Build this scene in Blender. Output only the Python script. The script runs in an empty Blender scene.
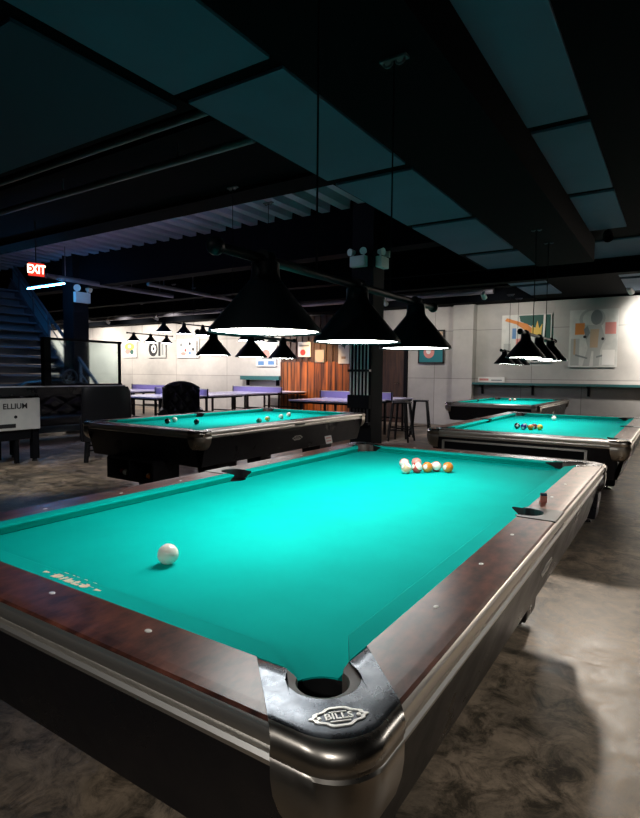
import bpy, bmesh, math, random
from mathutils import Vector, Matrix, Euler
random.seed(7)
PI = math.pi
scene = bpy.context.scene
COL = scene.collection

# ------------------------------------------------------------------ materials
def mat(name, base, rough=.5, metal=0., coat=0., spec=.5, emit=None, estr=0., noise=None, bump=None,
        rnoise=None, sheen=0., coatr=.1, alpha=1., trans=0.):
    m = bpy.data.materials.new(name); m.use_nodes = True
    nt = m.node_tree; n = nt.nodes; l = nt.links
    b = n['Principled BSDF']
    b.inputs['Base Color'].default_value = (*base, 1)
    b.inputs['Roughness'].default_value = rough
    b.inputs['Metallic'].default_value = metal
    b.inputs['Coat Weight'].default_value = coat
    b.inputs['Coat Roughness'].default_value = coatr
    b.inputs['Specular IOR Level'].default_value = spec
    b.inputs['Sheen Weight'].default_value = sheen
    b.inputs['Transmission Weight'].default_value = trans
    if alpha < 1: b.inputs['Alpha'].default_value = alpha
    if emit:
        b.inputs['Emission Color'].default_value = (*emit, 1); b.inputs['Emission Strength'].default_value = estr
    tc = n.new('ShaderNodeTexCoord')
    def tex(scale, detail=6, stretch=(1, 1, 1), rough_=.6):
        mp = n.new('ShaderNodeMapping'); mp.inputs['Scale'].default_value = stretch
        l.new(tc.outputs['Object'], mp.inputs['Vector'])
        t = n.new('ShaderNodeTexNoise'); t.inputs['Scale'].default_value = scale
        t.inputs['Detail'].default_value = detail; t.inputs['Roughness'].default_value = rough_
        l.new(mp.outputs['Vector'], t.inputs['Vector'])
        return t
    if noise:                                   # (scale, stretch, colour2, low, high)
        t = tex(noise[0], stretch=noise[1])
        r = n.new('ShaderNodeValToRGB')
        r.color_ramp.elements[0].position = noise[3]; r.color_ramp.elements[1].position = noise[4]
        r.color_ramp.elements[0].color = (*base, 1); r.color_ramp.elements[1].color = (*noise[2], 1)
        l.new(t.outputs['Fac'], r.inputs['Fac']); l.new(r.outputs['Color'], b.inputs['Base Color'])
    if rnoise:                                  # (scale, low rough, high rough)
        t = tex(rnoise[0])
        r = n.new('ShaderNodeMapRange')
        r.inputs['From Min'].default_value = .35; r.inputs['From Max'].default_value = .65
        r.inputs['To Min'].default_value = rnoise[1]; r.inputs['To Max'].default_value = rnoise[2]
        l.new(t.outputs['Fac'], r.inputs['Value']); l.new(r.outputs['Result'], b.inputs['Roughness'])
    if bump:
        t = tex(bump[0]); bp = n.new('ShaderNodeBump')
        bp.inputs['Strength'].default_value = bump[1]; bp.inputs['Distance'].default_value = bump[2]
        l.new(t.outputs['Fac'], bp.inputs['Height']); l.new(bp.outputs['Normal'], b.inputs['Normal'])
    return m

M = {}
M['cloth'] = mat('teal_cloth', (0., .44, .39), .9, spec=.05, noise=(2.2, (1, 1, 1), (.0, .52, .46), .35, .7), bump=(420, .12, .001))
M['wood'] = mat('rail_wood', (.026, .009, .007), .33, spec=.42, noise=(30, (1, .5, 1), (.20, .062, .038), .33, .75))
M['iron'] = mat('black_iron', (.012, .013, .015), .3, spec=.5)
M['casting'] = mat('gunmetal', (.11, .12, .135), .22, metal=1, noise=(11, (1, 1, 1), (.016, .022, .032), .4, .68), rnoise=(18, .2, .34))
M['casting_side'] = mat('brushed_casting', (.50, .46, .41), .28, metal=1, rnoise=(9, .22, .36))
M['trim'] = mat('brushed_aluminium', (.90, .87, .82), .34, metal=.95)
M['black_laminate'] = mat('black_laminate', (.006, .006, .009), .28, spec=.4, rnoise=(5, .24, .4))
M['black'] = mat('black_matte', (.004, .0045, .006), .7, spec=.12)
M['pocket'] = mat('pocket_rubber', (.004, .004, .005), .6)
M['jaw'] = mat('pocket_jaw_rubber', (.10, .085, .075), .5)
M['sight'] = mat('pearl_sight', (.85, .83, .78), .25)
M['emblem'] = mat('emblem_silver', (.75, .73, .68), .35, metal=.4)
M['chrome'] = mat('chrome', (.7, .7, .7), .12, metal=1)
M['cloth_print'] = mat('cloth_print', (.8, .74, .55), .8)
M['shade'] = mat('lampshade_black', (.003, .007, .010), .45, spec=.15)
M['diff'] = mat('lamp_diffuser', (.9, .9, .9), .5, emit=(1., .985, .95), estr=23)
M['diff_far'] = mat('lamp_diffuser_lilac', (.9, .9, .9), .5, emit=(.93, .87, 1.), estr=40)
M['steel_black'] = mat('black_steel', (.008, .009, .011), .35, metal=.3)
M['pipe'] = mat('grey_pipe', (.13, .13, .15), .5, metal=.5)
M['deck'] = mat('steel_deck', (.42, .40, .48), .5)
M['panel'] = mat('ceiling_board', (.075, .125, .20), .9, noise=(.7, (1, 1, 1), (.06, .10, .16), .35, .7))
M['panel_shaded'] = mat('ceiling_board_shaded', (.012, .042, .078), .9)  # same ceiling board, with the weaker light at upper left put into its colour
M['ceil'] = mat('ceiling_black', (.0014, .002, .003), .9, spec=.04)
M['leather'] = mat('black_leather', (.004, .004, .006), .42, spec=.3, bump=(60, .2, .003))
M['white'] = mat('white_enamel', (.62, .62, .58), .45, noise=(3, (1, 1, 1), (.5, .52, .50), .4, .7))
M['whitebar'] = mat('white_band', (.75, .75, .78), .5)
M['tt'] = mat('table_tennis_top', (.58, .55, .72), .25, spec=.5)
M['ttnet'] = mat('net_lilac', (.42, .36, .72), .8)
M['exit'] = mat('exit_face', (.5, .03, .02), .5, emit=(1, .05, .03), estr=1.1)
M['exitw'] = mat('exit_letter', (1, .8, .6), .5, emit=(1, .62, .42), estr=5)
M['bluetube'] = mat('blue_tube', (.3, .6, 1), .5, emit=(.06, .42, 1.), estr=130)
M['lilacfill'] = mat('lilac_fill_tube', (.7, .6, 1), .5, emit=(.66, .56, 1.), estr=46.)
M['glass'] = mat('screen_glass', (.75, .9, .9), .05, trans=1., spec=.5)
M['stair'] = mat('stair_steel', (.06, .10, .13), .45)
M['em'] = mat('emergency_case', (.62, .66, .62), .5)
M['canvas'] = mat('canvas', (.62, .62, .58), .8, noise=(5, (1, 1, 1), (.52, .53, .50), .4, .65))
M['frame_w'] = mat('frame_white', (.62, .64, .62), .6)
def colm(n_, c, r=.7): M[n_] = mat(n_, c, r)
colm('p_black', (.012, .012, .014)); colm('p_teal', (.01, .17, .20)); colm('p_orange', (.62, .22, .05)); colm('p_pink', (.62, .25, .22))
colm('p_yellow', (.70, .48, .10)); colm('p_grey', (.20, .22, .22)); colm('p_lgrey', (.40, .41, .39)); colm('p_blue', (.10, .22, .42))
colm('p_white', (.75, .74, .70)); colm('p_green', (.02, .09, .07)); colm('p_red', (.6, .05, .04)); colm('p_tan', (.45, .33, .22))
colm('b_white', (.80, .77, .68), .12); colm('b_orange', (.75, .22, .03), .12); colm('b_yellow', (.80, .50, .06), .12)
colm('b_red', (.55, .05, .04), .12); colm('b_black', (.008, .008, .012), .12); colm('b_blue', (.02, .04, .22), .12)
colm('b_cream', (.62, .42, .25), .12); colm('b_maroon', (.14, .015, .02), .12); colm('b_pink', (.72, .30, .26), .12); colm('b_green', (.01, .16, .10), .12)
colm('chalk_top', (.012, .03, .05), .9); colm('chalk_paper', (.35, .12, .09), .7)
colm('cue_pale', (.80, .80, .74), .35); colm('ledge_teal', (.03, .12, .12), .5)

def plank_mat():
    m = bpy.data.materials.new('timber_planks'); m.use_nodes = True
    n = m.node_tree.nodes; l = m.node_tree.links; b = n['Principled BSDF']; b.inputs['Roughness'].default_value = .45
    tc = n.new('ShaderNodeTexCoord'); mp = n.new('ShaderNodeMapping'); mp.inputs['Scale'].default_value = (7, 7, .6)
    l.new(tc.outputs['Object'], mp.inputs['Vector'])
    t = n.new('ShaderNodeTexNoise'); t.inputs['Scale'].default_value = 1.3; t.inputs['Detail'].default_value = 5
    l.new(mp.outputs['Vector'], t.inputs['Vector'])
    r = n.new('ShaderNodeValToRGB'); e = r.color_ramp.elements
    e[0].position = .36; e[0].color = (.035, .010, .004, 1); e[1].position = .66; e[1].color = (.36, .11, .025, 1)
    l.new(t.outputs['Fac'], r.inputs['Fac'])
    w = n.new('ShaderNodeTexWave'); w.wave_type = 'BANDS'; w.bands_direction = 'X'; w.inputs['Scale'].default_value = 1.3
    w.inputs['Distortion'].default_value = .0
    l.new(tc.outputs['Object'], w.inputs['Vector'])
    r2 = n.new('ShaderNodeValToRGB'); e = r2.color_ramp.elements
    e[0].position = .0; e[0].color = (.15, .15, .15, 1); e[1].position = .12; e[1].color = (1, 1, 1, 1)
    l.new(w.outputs['Fac'], r2.inputs['Fac'])
    mx = n.new('ShaderNodeMix'); mx.data_type = 'RGBA'; mx.blend_type = 'MULTIPLY'; mx.inputs['Factor'].default_value = 1
    l.new(r.outputs['Color'], mx.inputs['A']); l.new(r2.outputs['Color'], mx.inputs['B'])
    l.new(mx.outputs['Result'], b.inputs['Base Color'])
    return m
M['planks'] = plank_mat()

def wall_mat(name, c1, c2, pw=2.4, ph=1.2):
    m = bpy.data.materials.new(name); m.use_nodes = True
    n = m.node_tree.nodes; l = m.node_tree.links; b = n['Principled BSDF']; b.inputs['Roughness'].default_value = .8
    b.inputs['Specular IOR Level'].default_value = .25
    tc = n.new('ShaderNodeTexCoord')
    t = n.new('ShaderNodeTexNoise'); t.inputs['Scale'].default_value = .9; t.inputs['Detail'].default_value = 7; t.inputs['Roughness'].default_value = .62
    l.new(tc.outputs['Object'], t.inputs['Vector'])
    r = n.new('ShaderNodeValToRGB'); e = r.color_ramp.elements
    e[0].position = .35; e[0].color = (*c1, 1); e[1].position = .68; e[1].color = (*c2, 1)
    l.new(t.outputs['Fac'], r.inputs['Fac'])
    mp = n.new('ShaderNodeMapping'); mp.inputs['Rotation'].default_value = (PI/2, 0, 0)
    l.new(tc.outputs['Object'], mp.inputs['Vector'])
    br = n.new('ShaderNodeTexBrick'); br.offset = .0; br.inputs['Scale'].default_value = 1
    br.inputs['Mortar Size'].default_value = .008; br.inputs['Brick Width'].default_value = pw; br.inputs['Row Height'].default_value = ph
    br.inputs['Color1'].default_value = (1, 1, 1, 1); br.inputs['Color2'].default_value = (.88, .88, .88, 1); br.inputs['Mortar'].default_value = (.5, .5, .5, 1)
    l.new(mp.outputs['Vector'], br.inputs['Vector'])
    mx = n.new('ShaderNodeMix'); mx.data_type = 'RGBA'; mx.blend_type = 'MULTIPLY'; mx.inputs['Factor'].default_value = 1
    l.new(r.outputs['Color'], mx.inputs['A']); l.new(br.outputs['Color'], mx.inputs['B'])
    l.new(mx.outputs['Result'], b.inputs['Base Color'])
    return m
M['wall'] = wall_mat('concrete_wall', (.40, .39, .37), (.56, .54, .50))
M['wall_dark'] = wall_mat('concrete_dado', (.16, .16, .155), (.25, .25, .235), 1.3, 2.)

def floor_mat():
    m = bpy.data.materials.new('stained_concrete'); m.use_nodes = True
    n = m.node_tree.nodes; l = m.node_tree.links; b = n['Principled BSDF']
    tc = n.new('ShaderNodeTexCoord')
    def ns(s, d=8, r=.65, dist=0):
        t = n.new('ShaderNodeTexNoise'); t.inputs['Scale'].default_value = s; t.inputs['Detail'].default_value = d
        t.inputs['Roughness'].default_value = r; t.inputs['Distortion'].default_value = dist
        l.new(tc.outputs['Object'], t.inputs['Vector']); return t
    a = ns(1.3, 12, .74, .8)
    r = n.new('ShaderNodeValToRGB'); e = r.color_ramp.elements
    e[0].position = .34; e[0].color = (.10, .088, .07, 1); e[1].position = .64; e[1].color = (.62, .46, .32, 1)
    x = e.new(.5); x.color = (.32, .245, .17, 1)
    l.new(a.outputs['Fac'], r.inputs['Fac'])
    c = ns(7, 12, .78, .8)
    r2 = n.new('ShaderNodeValToRGB'); e = r2.color_ramp.elements
    e[0].position = .40; e[0].color = (.16, .17, .17, 1); e[1].position = .56; e[1].color = (1, 1, 1, 1)
    l.new(c.outputs['Fac'], r2.inputs['Fac'])
    mx = n.new('ShaderNodeMix'); mx.data_type = 'RGBA'; mx.blend_type = 'MULTIPLY'; mx.inputs['Factor'].default_value = .9
    l.new(r.outputs['Color'], mx.inputs['A']); l.new(r2.outputs['Color'], mx.inputs['B'])
    l.new(mx.outputs['Result'], b.inputs['Base Color'])
    rr = n.new('ShaderNodeMapRange'); rr.inputs['From Min'].default_value = .3; rr.inputs['From Max'].default_value = .7
    rr.inputs['To Min'].default_value = .25; rr.inputs['To Max'].default_value = .55
    l.new(c.outputs['Fac'], rr.inputs['Value']); l.new(rr.outputs['Result'], b.inputs['Roughness'])
    bp = n.new('ShaderNodeBump'); bp.inputs['Strength'].default_value = .15; bp.inputs['Distance'].default_value = .01
    l.new(c.outputs['Fac'], bp.inputs['Height']); l.new(bp.outputs['Normal'], b.inputs['Normal'])
    return m
M['floor'] = floor_mat()

# ------------------------------------------------------------------ mesh helpers
def link(name, bm, mats, parent=None, smooth=False, loc=None, rot=None, bevel=0., kind=None):
    bmesh.ops.recalc_face_normals(bm, faces=bm.faces[:])
    me = bpy.data.meshes.new(name); bm.to_mesh(me); bm.free()
    for m in (mats if isinstance(mats, (list, tuple)) else [mats]): me.materials.append(M[m] if isinstance(m, str) else m)
    if smooth:
        for p in me.polygons: p.use_smooth = True
    o = bpy.data.objects.new(name, me); COL.objects.link(o)
    if parent: o.parent = parent
    if loc: o.location = loc
    if rot: o.rotation_euler = rot
    if bevel:
        b = o.modifiers.new('bevel', 'BEVEL'); b.width = bevel; b.segments = 2; b.limit_method = 'ANGLE'; b.angle_limit = .6
    if smooth == 'auto':
        w = o.modifiers.new('edge', 'EDGE_SPLIT'); w.split_angle = .7
    if kind: o['kind'] = kind
    return o
def empty(name, loc=(0, 0, 0), rz=0.):
    o = bpy.data.objects.new(name, None); COL.objects.link(o); o.location = loc; o.rotation_euler = (0, 0, rz); o.empty_display_size = .1
    return o
def tag(o, label, cat, group=None):
    o['label'] = label; o['category'] = cat
    if group: o['group'] = group
    return o
def copy_tree(o, parent=None):
    c = o.copy(); COL.objects.link(c)
    if parent: c.parent = parent
    for ch in [x for x in bpy.data.objects if x.parent == o]: copy_tree(ch, c)
    return c
def B(): return bmesh.new()
def box(bm, c, s, rot=None, mi=0):
    hx, hy, hz = s[0]/2, s[1]/2, s[2]/2
    R = Euler(rot).to_matrix() if rot else Matrix.Identity(3)
    vs = [bm.verts.new(Vector(c) + R @ Vector((x*hx, y*hy, z*hz))) for x in (-1, 1) for y in (-1, 1) for z in (-1, 1)]
    for f in ((0, 1, 3, 2), (4, 6, 7, 5), (0, 4, 5, 1), (2, 3, 7, 6), (0, 2, 6, 4), (1, 5, 7, 3)):
        bm.faces.new([vs[i] for i in f]).material_index = mi
    return bm
def bar(bm, a, b, w, h=None, mi=0):
    a, b = Vector(a), Vector(b); h = h or w
    d = b - a; q = d.to_track_quat('Z', 'Y').to_matrix(); L = d.length
    vs = [bm.verts.new((a+b)/2 + q @ Vector((x*w/2, y*h/2, z*L/2))) for x in (-1, 1) for y in (-1, 1) for z in (-1, 1)]
    for f in ((0, 1, 3, 2), (4, 6, 7, 5), (0, 4, 5, 1), (2, 3, 7, 6), (0, 2, 6, 4), (1, 5, 7, 3)):
        bm.faces.new([vs[i] for i in f]).material_index = mi
    return bm
def cyl(bm, a, b, r0, r1=None, n=14, mi=0, caps=True):
    a, b = Vector(a), Vector(b); r1 = r0 if r1 is None else r1
    q = (b-a).to_track_quat('Z', 'Y').to_matrix()
    ra = [bm.verts.new(a + q @ Vector((math.cos(2*PI*i/n)*r0, math.sin(2*PI*i/n)*r0, 0))) for i in range(n)]
    rb = [bm.verts.new(b + q @ Vector((math.cos(2*PI*i/n)*r1, math.sin(2*PI*i/n)*r1, 0))) for i in range(n)]
    for i in range(n): bm.faces.new((ra[i], ra[(i+1) % n], rb[(i+1) % n], rb[i])).material_index = mi
    if caps: bm.faces.new(ra[::-1]).material_index = mi; bm.faces.new(rb).material_index = mi
    return bm
def lathe(bm, prof, n=24, c=(0, 0, 0), mi=0, close=False):
    rings = []
    for r, z in prof:
        rings.append([bm.verts.new((c[0]+r*math.cos(2*PI*i/n), c[1]+r*math.sin(2*PI*i/n), c[2]+z)) for i in range(n)])
    for k in range(len(rings)-1):
        for i in range(n):
            bm.faces.new((rings[k][i], rings[k][(i+1) % n], rings[k+1][(i+1) % n], rings[k+1][i])).material_index = mi
    if close:
        bm.faces.new(rings[0][::-1]); bm.faces.new(rings[-1])
    return bm
def loft(bm, rows, closed=False, caps=False, mi=0):
    V = [[bm.verts.new(p) for p in r] for r in rows]
    for a, b in zip(V, V[1:]):
        m = len(a)
        for i in range(m if closed else m-1):
            j = (i+1) % m
            bm.faces.new((a[i], a[j], b[j], b[i])).material_index = mi
    if caps:
        bm.faces.new(V[0][::-1]).material_index = mi; bm.faces.new(V[-1]).material_index = mi
    return V
def prism(bm, poly, z0, z1, mi=0):
    a = [bm.verts.new((x, y, z0)) for x, y in poly]; b = [bm.verts.new((x, y, z1)) for x, y in poly]
    n = len(poly)
    for i in range(n): bm.faces.new((a[i], a[(i+1) % n], b[(i+1) % n], b[i])).material_index = mi
    bm.faces.new(a[::-1]).material_index = mi; bm.faces.new(b).material_index = mi
def text_obj(name, s, size, m, parent=None, loc=(0, 0, 0), rot=(0, 0, 0), depth=.002, bold=0., space=1.):
    cu = bpy.data.curves.new(name, 'FONT'); cu.body = s; cu.size = size; cu.extrude = depth
    cu.align_x = 'CENTER'; cu.align_y = 'CENTER'; cu.offset = bold; cu.resolution_u = 3; cu.space_character = space
    t = bpy.data.objects.new(name + '_src', cu); COL.objects.link(t)
    dg = bpy.context.evaluated_depsgraph_get(); dg.update()
    me = bpy.data.meshes.new_from_object(t.evaluated_get(dg)); me.name = name
    bpy.data.objects.remove(t); bpy.data.curves.remove(cu)
    me.materials.clear(); me.materials.append(M[m])
    o = bpy.data.objects.new(name, me); COL.objects.link(o)
    if parent: o.parent = parent
    o.location = loc; o.rotation_euler = rot
    return o

# ------------------------------------------------------------------ camera
f, cx, cy, cz, yaw, pit, rol = 549.37, .5017, -.7654, 1.2883, -.5767, -.0641, .0096
fw = Vector((math.sin(yaw)*math.cos(pit), math.cos(yaw)*math.cos(pit), math.sin(pit)))
r_ = Vector((math.cos(yaw), -math.sin(yaw), 0)); u_ = r_.cross(fw)
Rr = r_*math.cos(rol) + u_*math.sin(rol); Uu = -r_*math.sin(rol) + u_*math.cos(rol)
cam = bpy.data.cameras.new('camera'); co = bpy.data.objects.new('camera', cam); COL.objects.link(co)
cam.sensor_fit = 'VERTICAL'; cam.sensor_height = 36; cam.lens = 36*f/818; cam.clip_start = .02; cam.clip_end = 100
co.matrix_world = Matrix(((Rr.x, Uu.x, -fw.x, cx), (Rr.y, Uu.y, -fw.y, cy), (Rr.z, Uu.z, -fw.z, cz), (0, 0, 0, 1)))
scene.camera = co

# ------------------------------------------------------------------ the room
XL, XR, YF, YB, H = -24., 4.6, -6., 12.8, 4.2
def sbox(name, c, s, m):
    return link(name, box(B(), c, s), m, kind='structure')
sbox('floor', ((XL+XR)/2, (YF+YB)/2, -.05), (XR-XL+.4, YB-YF+.4, .1), 'floor')
sbox('ceiling', ((XL+XR)/2, (YF+YB)/2, H+.05), (XR-XL+.4, YB-YF+.4, .1), 'ceil')
sbox('wall_back', ((XL+XR)/2, YB+.1, H/2), (XR-XL+.4, .2, H), 'wall')
sbox('wall_front', ((XL+XR)/2, YF-.1, H/2), (XR-XL+.4, .2, H), 'ceil')
sbox('wall_left', (XL-.1, (YF+YB)/2, H/2), (.2, YB-YF, H), 'wall')
sbox('wall_right', (XR+.1, (YF+YB)/2, H/2), (.2, YB-YF, H), 'ceil')
# pilaster and the darker dado wall under the ledge
sbox('trim_1', (-3.97, YB-.15, 1.55), (.5, .3, 3.1), 'wall')
sbox('trim_2', ((-3.72+XR)/2, YB-.06, .53), (XR+3.72, .12, 1.06), 'wall_dark')
# soffit (low black ceiling) over the near tables with inset board panels
link('trim_3', box(B(), (-.9, (-6+12.6)/2, 3.06), (2.66, 18.6, .08)), 'ceil', kind='structure')      # over the lamp line
link('trim_4', box(B(), (2.5, (-6+12.6)/2, 3.06), (4.2, 18.6, .08)), 'ceil', kind='structure')
link('trim_5', box(B(), (-4.9, -2.2, 3.06), (5.4, 8.2, .08)), 'ceil', kind='structure')
n_tr = 6
def cpanel(x0, x1, y0, y1, z=3.0, m='panel'):
    global n_tr
    bm = B(); box(bm, ((x0+x1)/2, (y0+y1)/2, z+.01), (x1-x0, y1-y0, .02))
    link('trim_%d' % n_tr, bm, m, kind='structure'); n_tr += 1
for y0, y1 in ((-3, -.1), (0., 1.68), (1.8, 3.46), (3.6, 5.18), (5.32, 6.95)): cpanel(-2.19, -1.44, y0, y1)
for y0, y1 in ((-1.6, .1), (.2, 1.6), (1.7, 3.3), (3.42, 4.94), (5.06, 6.5)): cpanel(-.455, -.07, y0, y1)
cpanel(-2.15, 3., 7.15, 8.25)
cpanel(-2.25, -1.6, 8.95, 10.1); cpanel(-2.2, -1.6, 10.35, 11.6)
cpanel(-.42, .3, 8.9, 10.1); cpanel(-.42, .3, 10.3, 11.9)
cpanel(-5.2, -2.32, .75, 1.82, m='panel_shaded'); cpanel(-5.2, -2.32, -2.2, .62, m='panel_shaded')
# black duct down the lamp line, cross beams of the open bay
def trim(bm, m='ceil'):
    global n_tr
    o = link('trim_%d' % n_tr, bm, m, kind='structure'); n_tr += 1; return o
trim(box(B(), (-.78, 2.2, 2.87), (.66, 9.6, .28)))
trim(box(B(), (-1.2, 8.62, 2.93), (6., .22, .22)))
for y, w, zb in ((2.2, .12, 3.05), (4.15, .35, 3.3), (6.7, .3, 3.12), (8.9, .25, 3.1), (10.7, .25, 3.08), (12.3, .4, 3.0)):
    trim(box(B(), (-13.1, y, (zb+H)/2), (21.7, w, H-zb)))
trim(box(B(), (-13.1, 3.1, 3.62), (21.7, 2.4, .56)))
trim(box(B(), (-7., 12.6, 3.3), (23., .3, .58)))
trim(box(B(), (1., 12.6, 3.3), (7., .3, .58)))
# corrugated deck over the left bays
bm = B()
xs = -23.
prof = []
while xs < -2.3:
    prof += [(xs, 4.1), (xs+.02, 3.78), (xs+.17, 3.78), (xs+.19, 4.1)]; xs += .36
loft(bm, [[(x, 2.3, z) for x, z in prof], [(x, 12.7, z) for x, z in prof]])
trim(bm, 'deck')

# columns (part of the building)
link('trim_40', box(B(), (-3.45, 6.6, 1.95), (.36, .36, 3.9)), 'black', kind='structure', bevel=.01)
link('trim_41', box(B(), (-10.75, 6.57, 1.95), (.38, .38, 3.9)), 'black', kind='structure', bevel=.01)
# timber cladding and the dark doorway on the back wall
link('trim_42', box(B(), (-8.2, YB-.06, .82), (3.0, .12, 1.64)), 'planks', kind='structure')
bm = B(); box(bm, (-8.2, YB-.045, 2.3), (3.0, .09, 1.36))
for k in range(14): box(bm, (-9.6+k*.215, YB-.1, 2.3), (.09, .05, 1.36))
M['dark_timber'] = mat('dark_timber', (.035, .018, .012), .6, noise=(4, (4, 4, .4), (.09, .042, .022), .35, .7))
link('trim_43', bm, 'dark_timber', kind='structure')
d = sbox('door_1', (-6.1, YB-.03, 1.1), (.98, .06, 2.2), 'dark_timber')
bm = B()
for x in (-6.62, -5.58): box(bm, (x, YB-.05, 1.13), (.08, .1, 2.26))
box(bm, (-6.1, YB-.05, 2.24), (1.1, .1, .08))
link('door_frame', bm, 'black', parent=d).matrix_parent_inverse = Matrix.Translation((6.1, -(YB-.03), -1.1)) if False else Matrix.Identity(4)
for ch in d.children: ch.location = (0, 0, 0)
bm = B(); cyl(bm, (-5.75, YB-.06, 1.05), (-5.75, YB-.12, 1.05), .012); cyl(bm, (-5.75, YB-.12, 1.05), (-5.87, YB-.12, 1.05), .01)
link('door_handle', bm, 'chrome', parent=d)

# ------------------------------------------------------------------ pool table
HW, HL = .635, 1.27        # nose to nose halves
ZB, ZR = .762, .80
PC = .04                   # pocket centre offset outside the nose corner
def make_table():
    t = empty('pool_table')
    # ---- bed cloth with pocket cut-outs
    pts = []
    E_ = .03
    def arc(c, r, a0, a1, n):
        return [(c[0]+r*math.cos(a0+(a1-a0)*i/n), c[1]+r*math.sin(a0+(a1-a0)*i/n)) for i in range(n+1)]
    ex, ey, R = HW+E_, HL+E_, .066
    h = math.acos(min(1, (PC-E_)/R))
    # going counter-clockwise; corner pocket centre is outside the bed rectangle by PC-E_
    def corner(sx, sy):
        c = (sx*(HW+PC), sy*(HL+PC)); out = []
        g = PC-E_; s = math.sqrt(R*R-g*g)
        # two hits: on the long edge (x = sx*ex, y = cy - sy*s) and on the short edge
        p1 = (sx*ex, c[1]-sy*s); p2 = (c[0]-sx*s, sy*ey)
        a1 = math.atan2(p1[1]-c[1], p1[0]-c[0]); a2 = math.atan2(p2[1]-c[1], p2[0]-c[0])
        d_ = (a2-a1+PI) % (2*PI)-PI
        return [(c[0]+R*math.cos(a1+d_*i/12), c[1]+R*math.sin(a1+d_*i/12)) for i in range(13)]
    def side(sx):
        c = (sx*(HW+.065), 0); g = .065-E_; s = math.sqrt(R*R-g*g)
        a = math.atan2(s, -g)     # for sx = 1
        pts_ = [(c[0]+sx*R*math.cos(a_), R*math.sin(a_)) for a_ in [(2*PI-a)+(2*a-2*PI)*i/12 for i in range(13)]]
        return pts_ if sx > 0 else pts_
    loop = []
    loop += side(1)                                  # from y<0 to y>0 on +x side
    loop += corner(1, 1); loop += corner(-1, 1)[::-1]
    loop += side(-1)[::-1]; loop += corner(-1, -1); loop += corner(1, -1)[::-1]
    bm = B(); prism(bm, loop, ZB-.03, ZB)
    link('bed_cloth', bm, 'cloth', t)
    # ---- cushions, rails, jaws
    prof = [(.0, ZB+.030), (.0, ZB+.0345), (.004, ZB+.0365), (.052, ZR), (.052, ZB-.0), (.030, ZB+.001), (.020, ZB+.014)]
    def cushion(L0, e0, L1, e1, xf):
        rows = []
        for s_, L, e in ((0, L0, e0), (1, L1, e1)):
            row = []
            for o_, z in prof:
                tt = o_/.052
                p = (L+e*tt) if s_ == 0 else (L+e*tt)
                row.append(xf(p, o_, z))
            rows.append(row)
        bm = B(); loft(bm, rows, closed=True, caps=True)
        bm.faces.ensure_lookup_table(); bm.faces[-1].material_index = 1; bm.faces[-2].material_index = 1
        return link('cushion', bm, ['cloth', 'pocket'], t)
    cm, sm = .112, .064
    segs = []
    for sx in (1, -1):
        segs.append((lambda p, o, z, sx=sx: (sx*(HW+o), p, z), -HL+cm, -.086, -sm, .006))
        segs.append((lambda p, o, z, sx=sx: (sx*(HW+o), p, z), sm, -.006, HL-cm, .086))
    for sy in (1, -1):
        segs.append((lambda p, o, z, sy=sy: (p, sy*(HL+o), z), -HW+cm, -.086, HW-cm, .086))
    cus = [cushion(a, ea, b, eb, xf) for xf, a, ea, b, eb in segs]
    # printed ornament on the cloth of the foot cushion
    # wooden rails; ends slanted along the corner castings
    rp = [(.052, ZR), (.150, ZR), (.170, ZR-.0006), (.176, ZR-.003), (.178, ZR-.008), (.178, ZR-.02), (.052, ZR-.035)]
    def rail(xf, a, a_is_corner, b, b_is_corner):
        rows = []
        for end, L, cor in ((0, a, a_is_corner), (1, b, b_is_corner)):
            row = []
            for o_, z in rp:
                p = L
                if cor: p = L + (o_-.052)*(-1 if end == 0 else 1)
                row.append(xf(p, o_, z))
            rows.append(row)
        bm = B(); loft(bm, rows, closed=True, caps=True)
        return link('rail', bm, 'wood', t)
    cs = .088
    for k, (xf, a, ea, b, eb) in enumerate(segs):
        if k < 4:
            if a < 0: rail(xf, -HL+cs, True, -.088, False)
            else: rail(xf, .088, False, HL-cs, True)
        else: rail(xf, -HW+cs, True, HW-cs, True)
    # sights
    def sight(x, y, ang):
        bm = B(); lathe(bm, [(.0001, .0014), (.005, .0013), (.0066, .0006), (.007, -.001)], 14)
        o = link('sight', bm, 'sight', t, smooth=True, loc=(x, y, ZR+.0003)); o.scale = (1.25, .85, 1); o.rotation_euler = (0, 0, ang)
    for sx in (1, -1):
        for k in (1, 2, 3, 5, 6, 7): sight(sx*(HW+.094), -HL+k*HL/4, PI/2)
    for sy in (1, -1):
        for k in (1, 2, 3): sight(-HW+k*HW/2, sy*(HL+.094), 0)
    # ---- corner castings (built for the -y, +x corner, nose corner = origin, out = +x, -y)
    def casting_mesh(name='corner_casting'):
        r_in = .062
        a0 = math.radians(180+9); a1 = math.radians(-90+360+0)
        inner = [(-.088, -.052), (-.06, -.0515), (-.026, -.050)]
        for i in range(17):
            a = math.radians(191 + (259+0)*0) + (math.radians(79+360)-math.radians(191))*i/16
            inner.append((PC+r_in*math.cos(a), -PC+r_in*math.sin(a)))
        inner += [(.050, .026), (.0515, .06), (.052, .088)]
        def outer(r, s0):       # arc of radius r about the pocket centre plus straight tails
            o_ = r+PC
            P = [(s0, -o_)]
            pts_ = [(-.036+(o_-.052)*1.0, -o_)]
            arc_ = [(PC+r*math.cos(a), -PC+r*math.sin(a)) for a in [(-PI/2)+(PI/2)*i/14 for i in range(15)]]
            pts_ += arc_ + [(o_, .036-(o_-.052)*1.0)]
            return pts_
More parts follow.
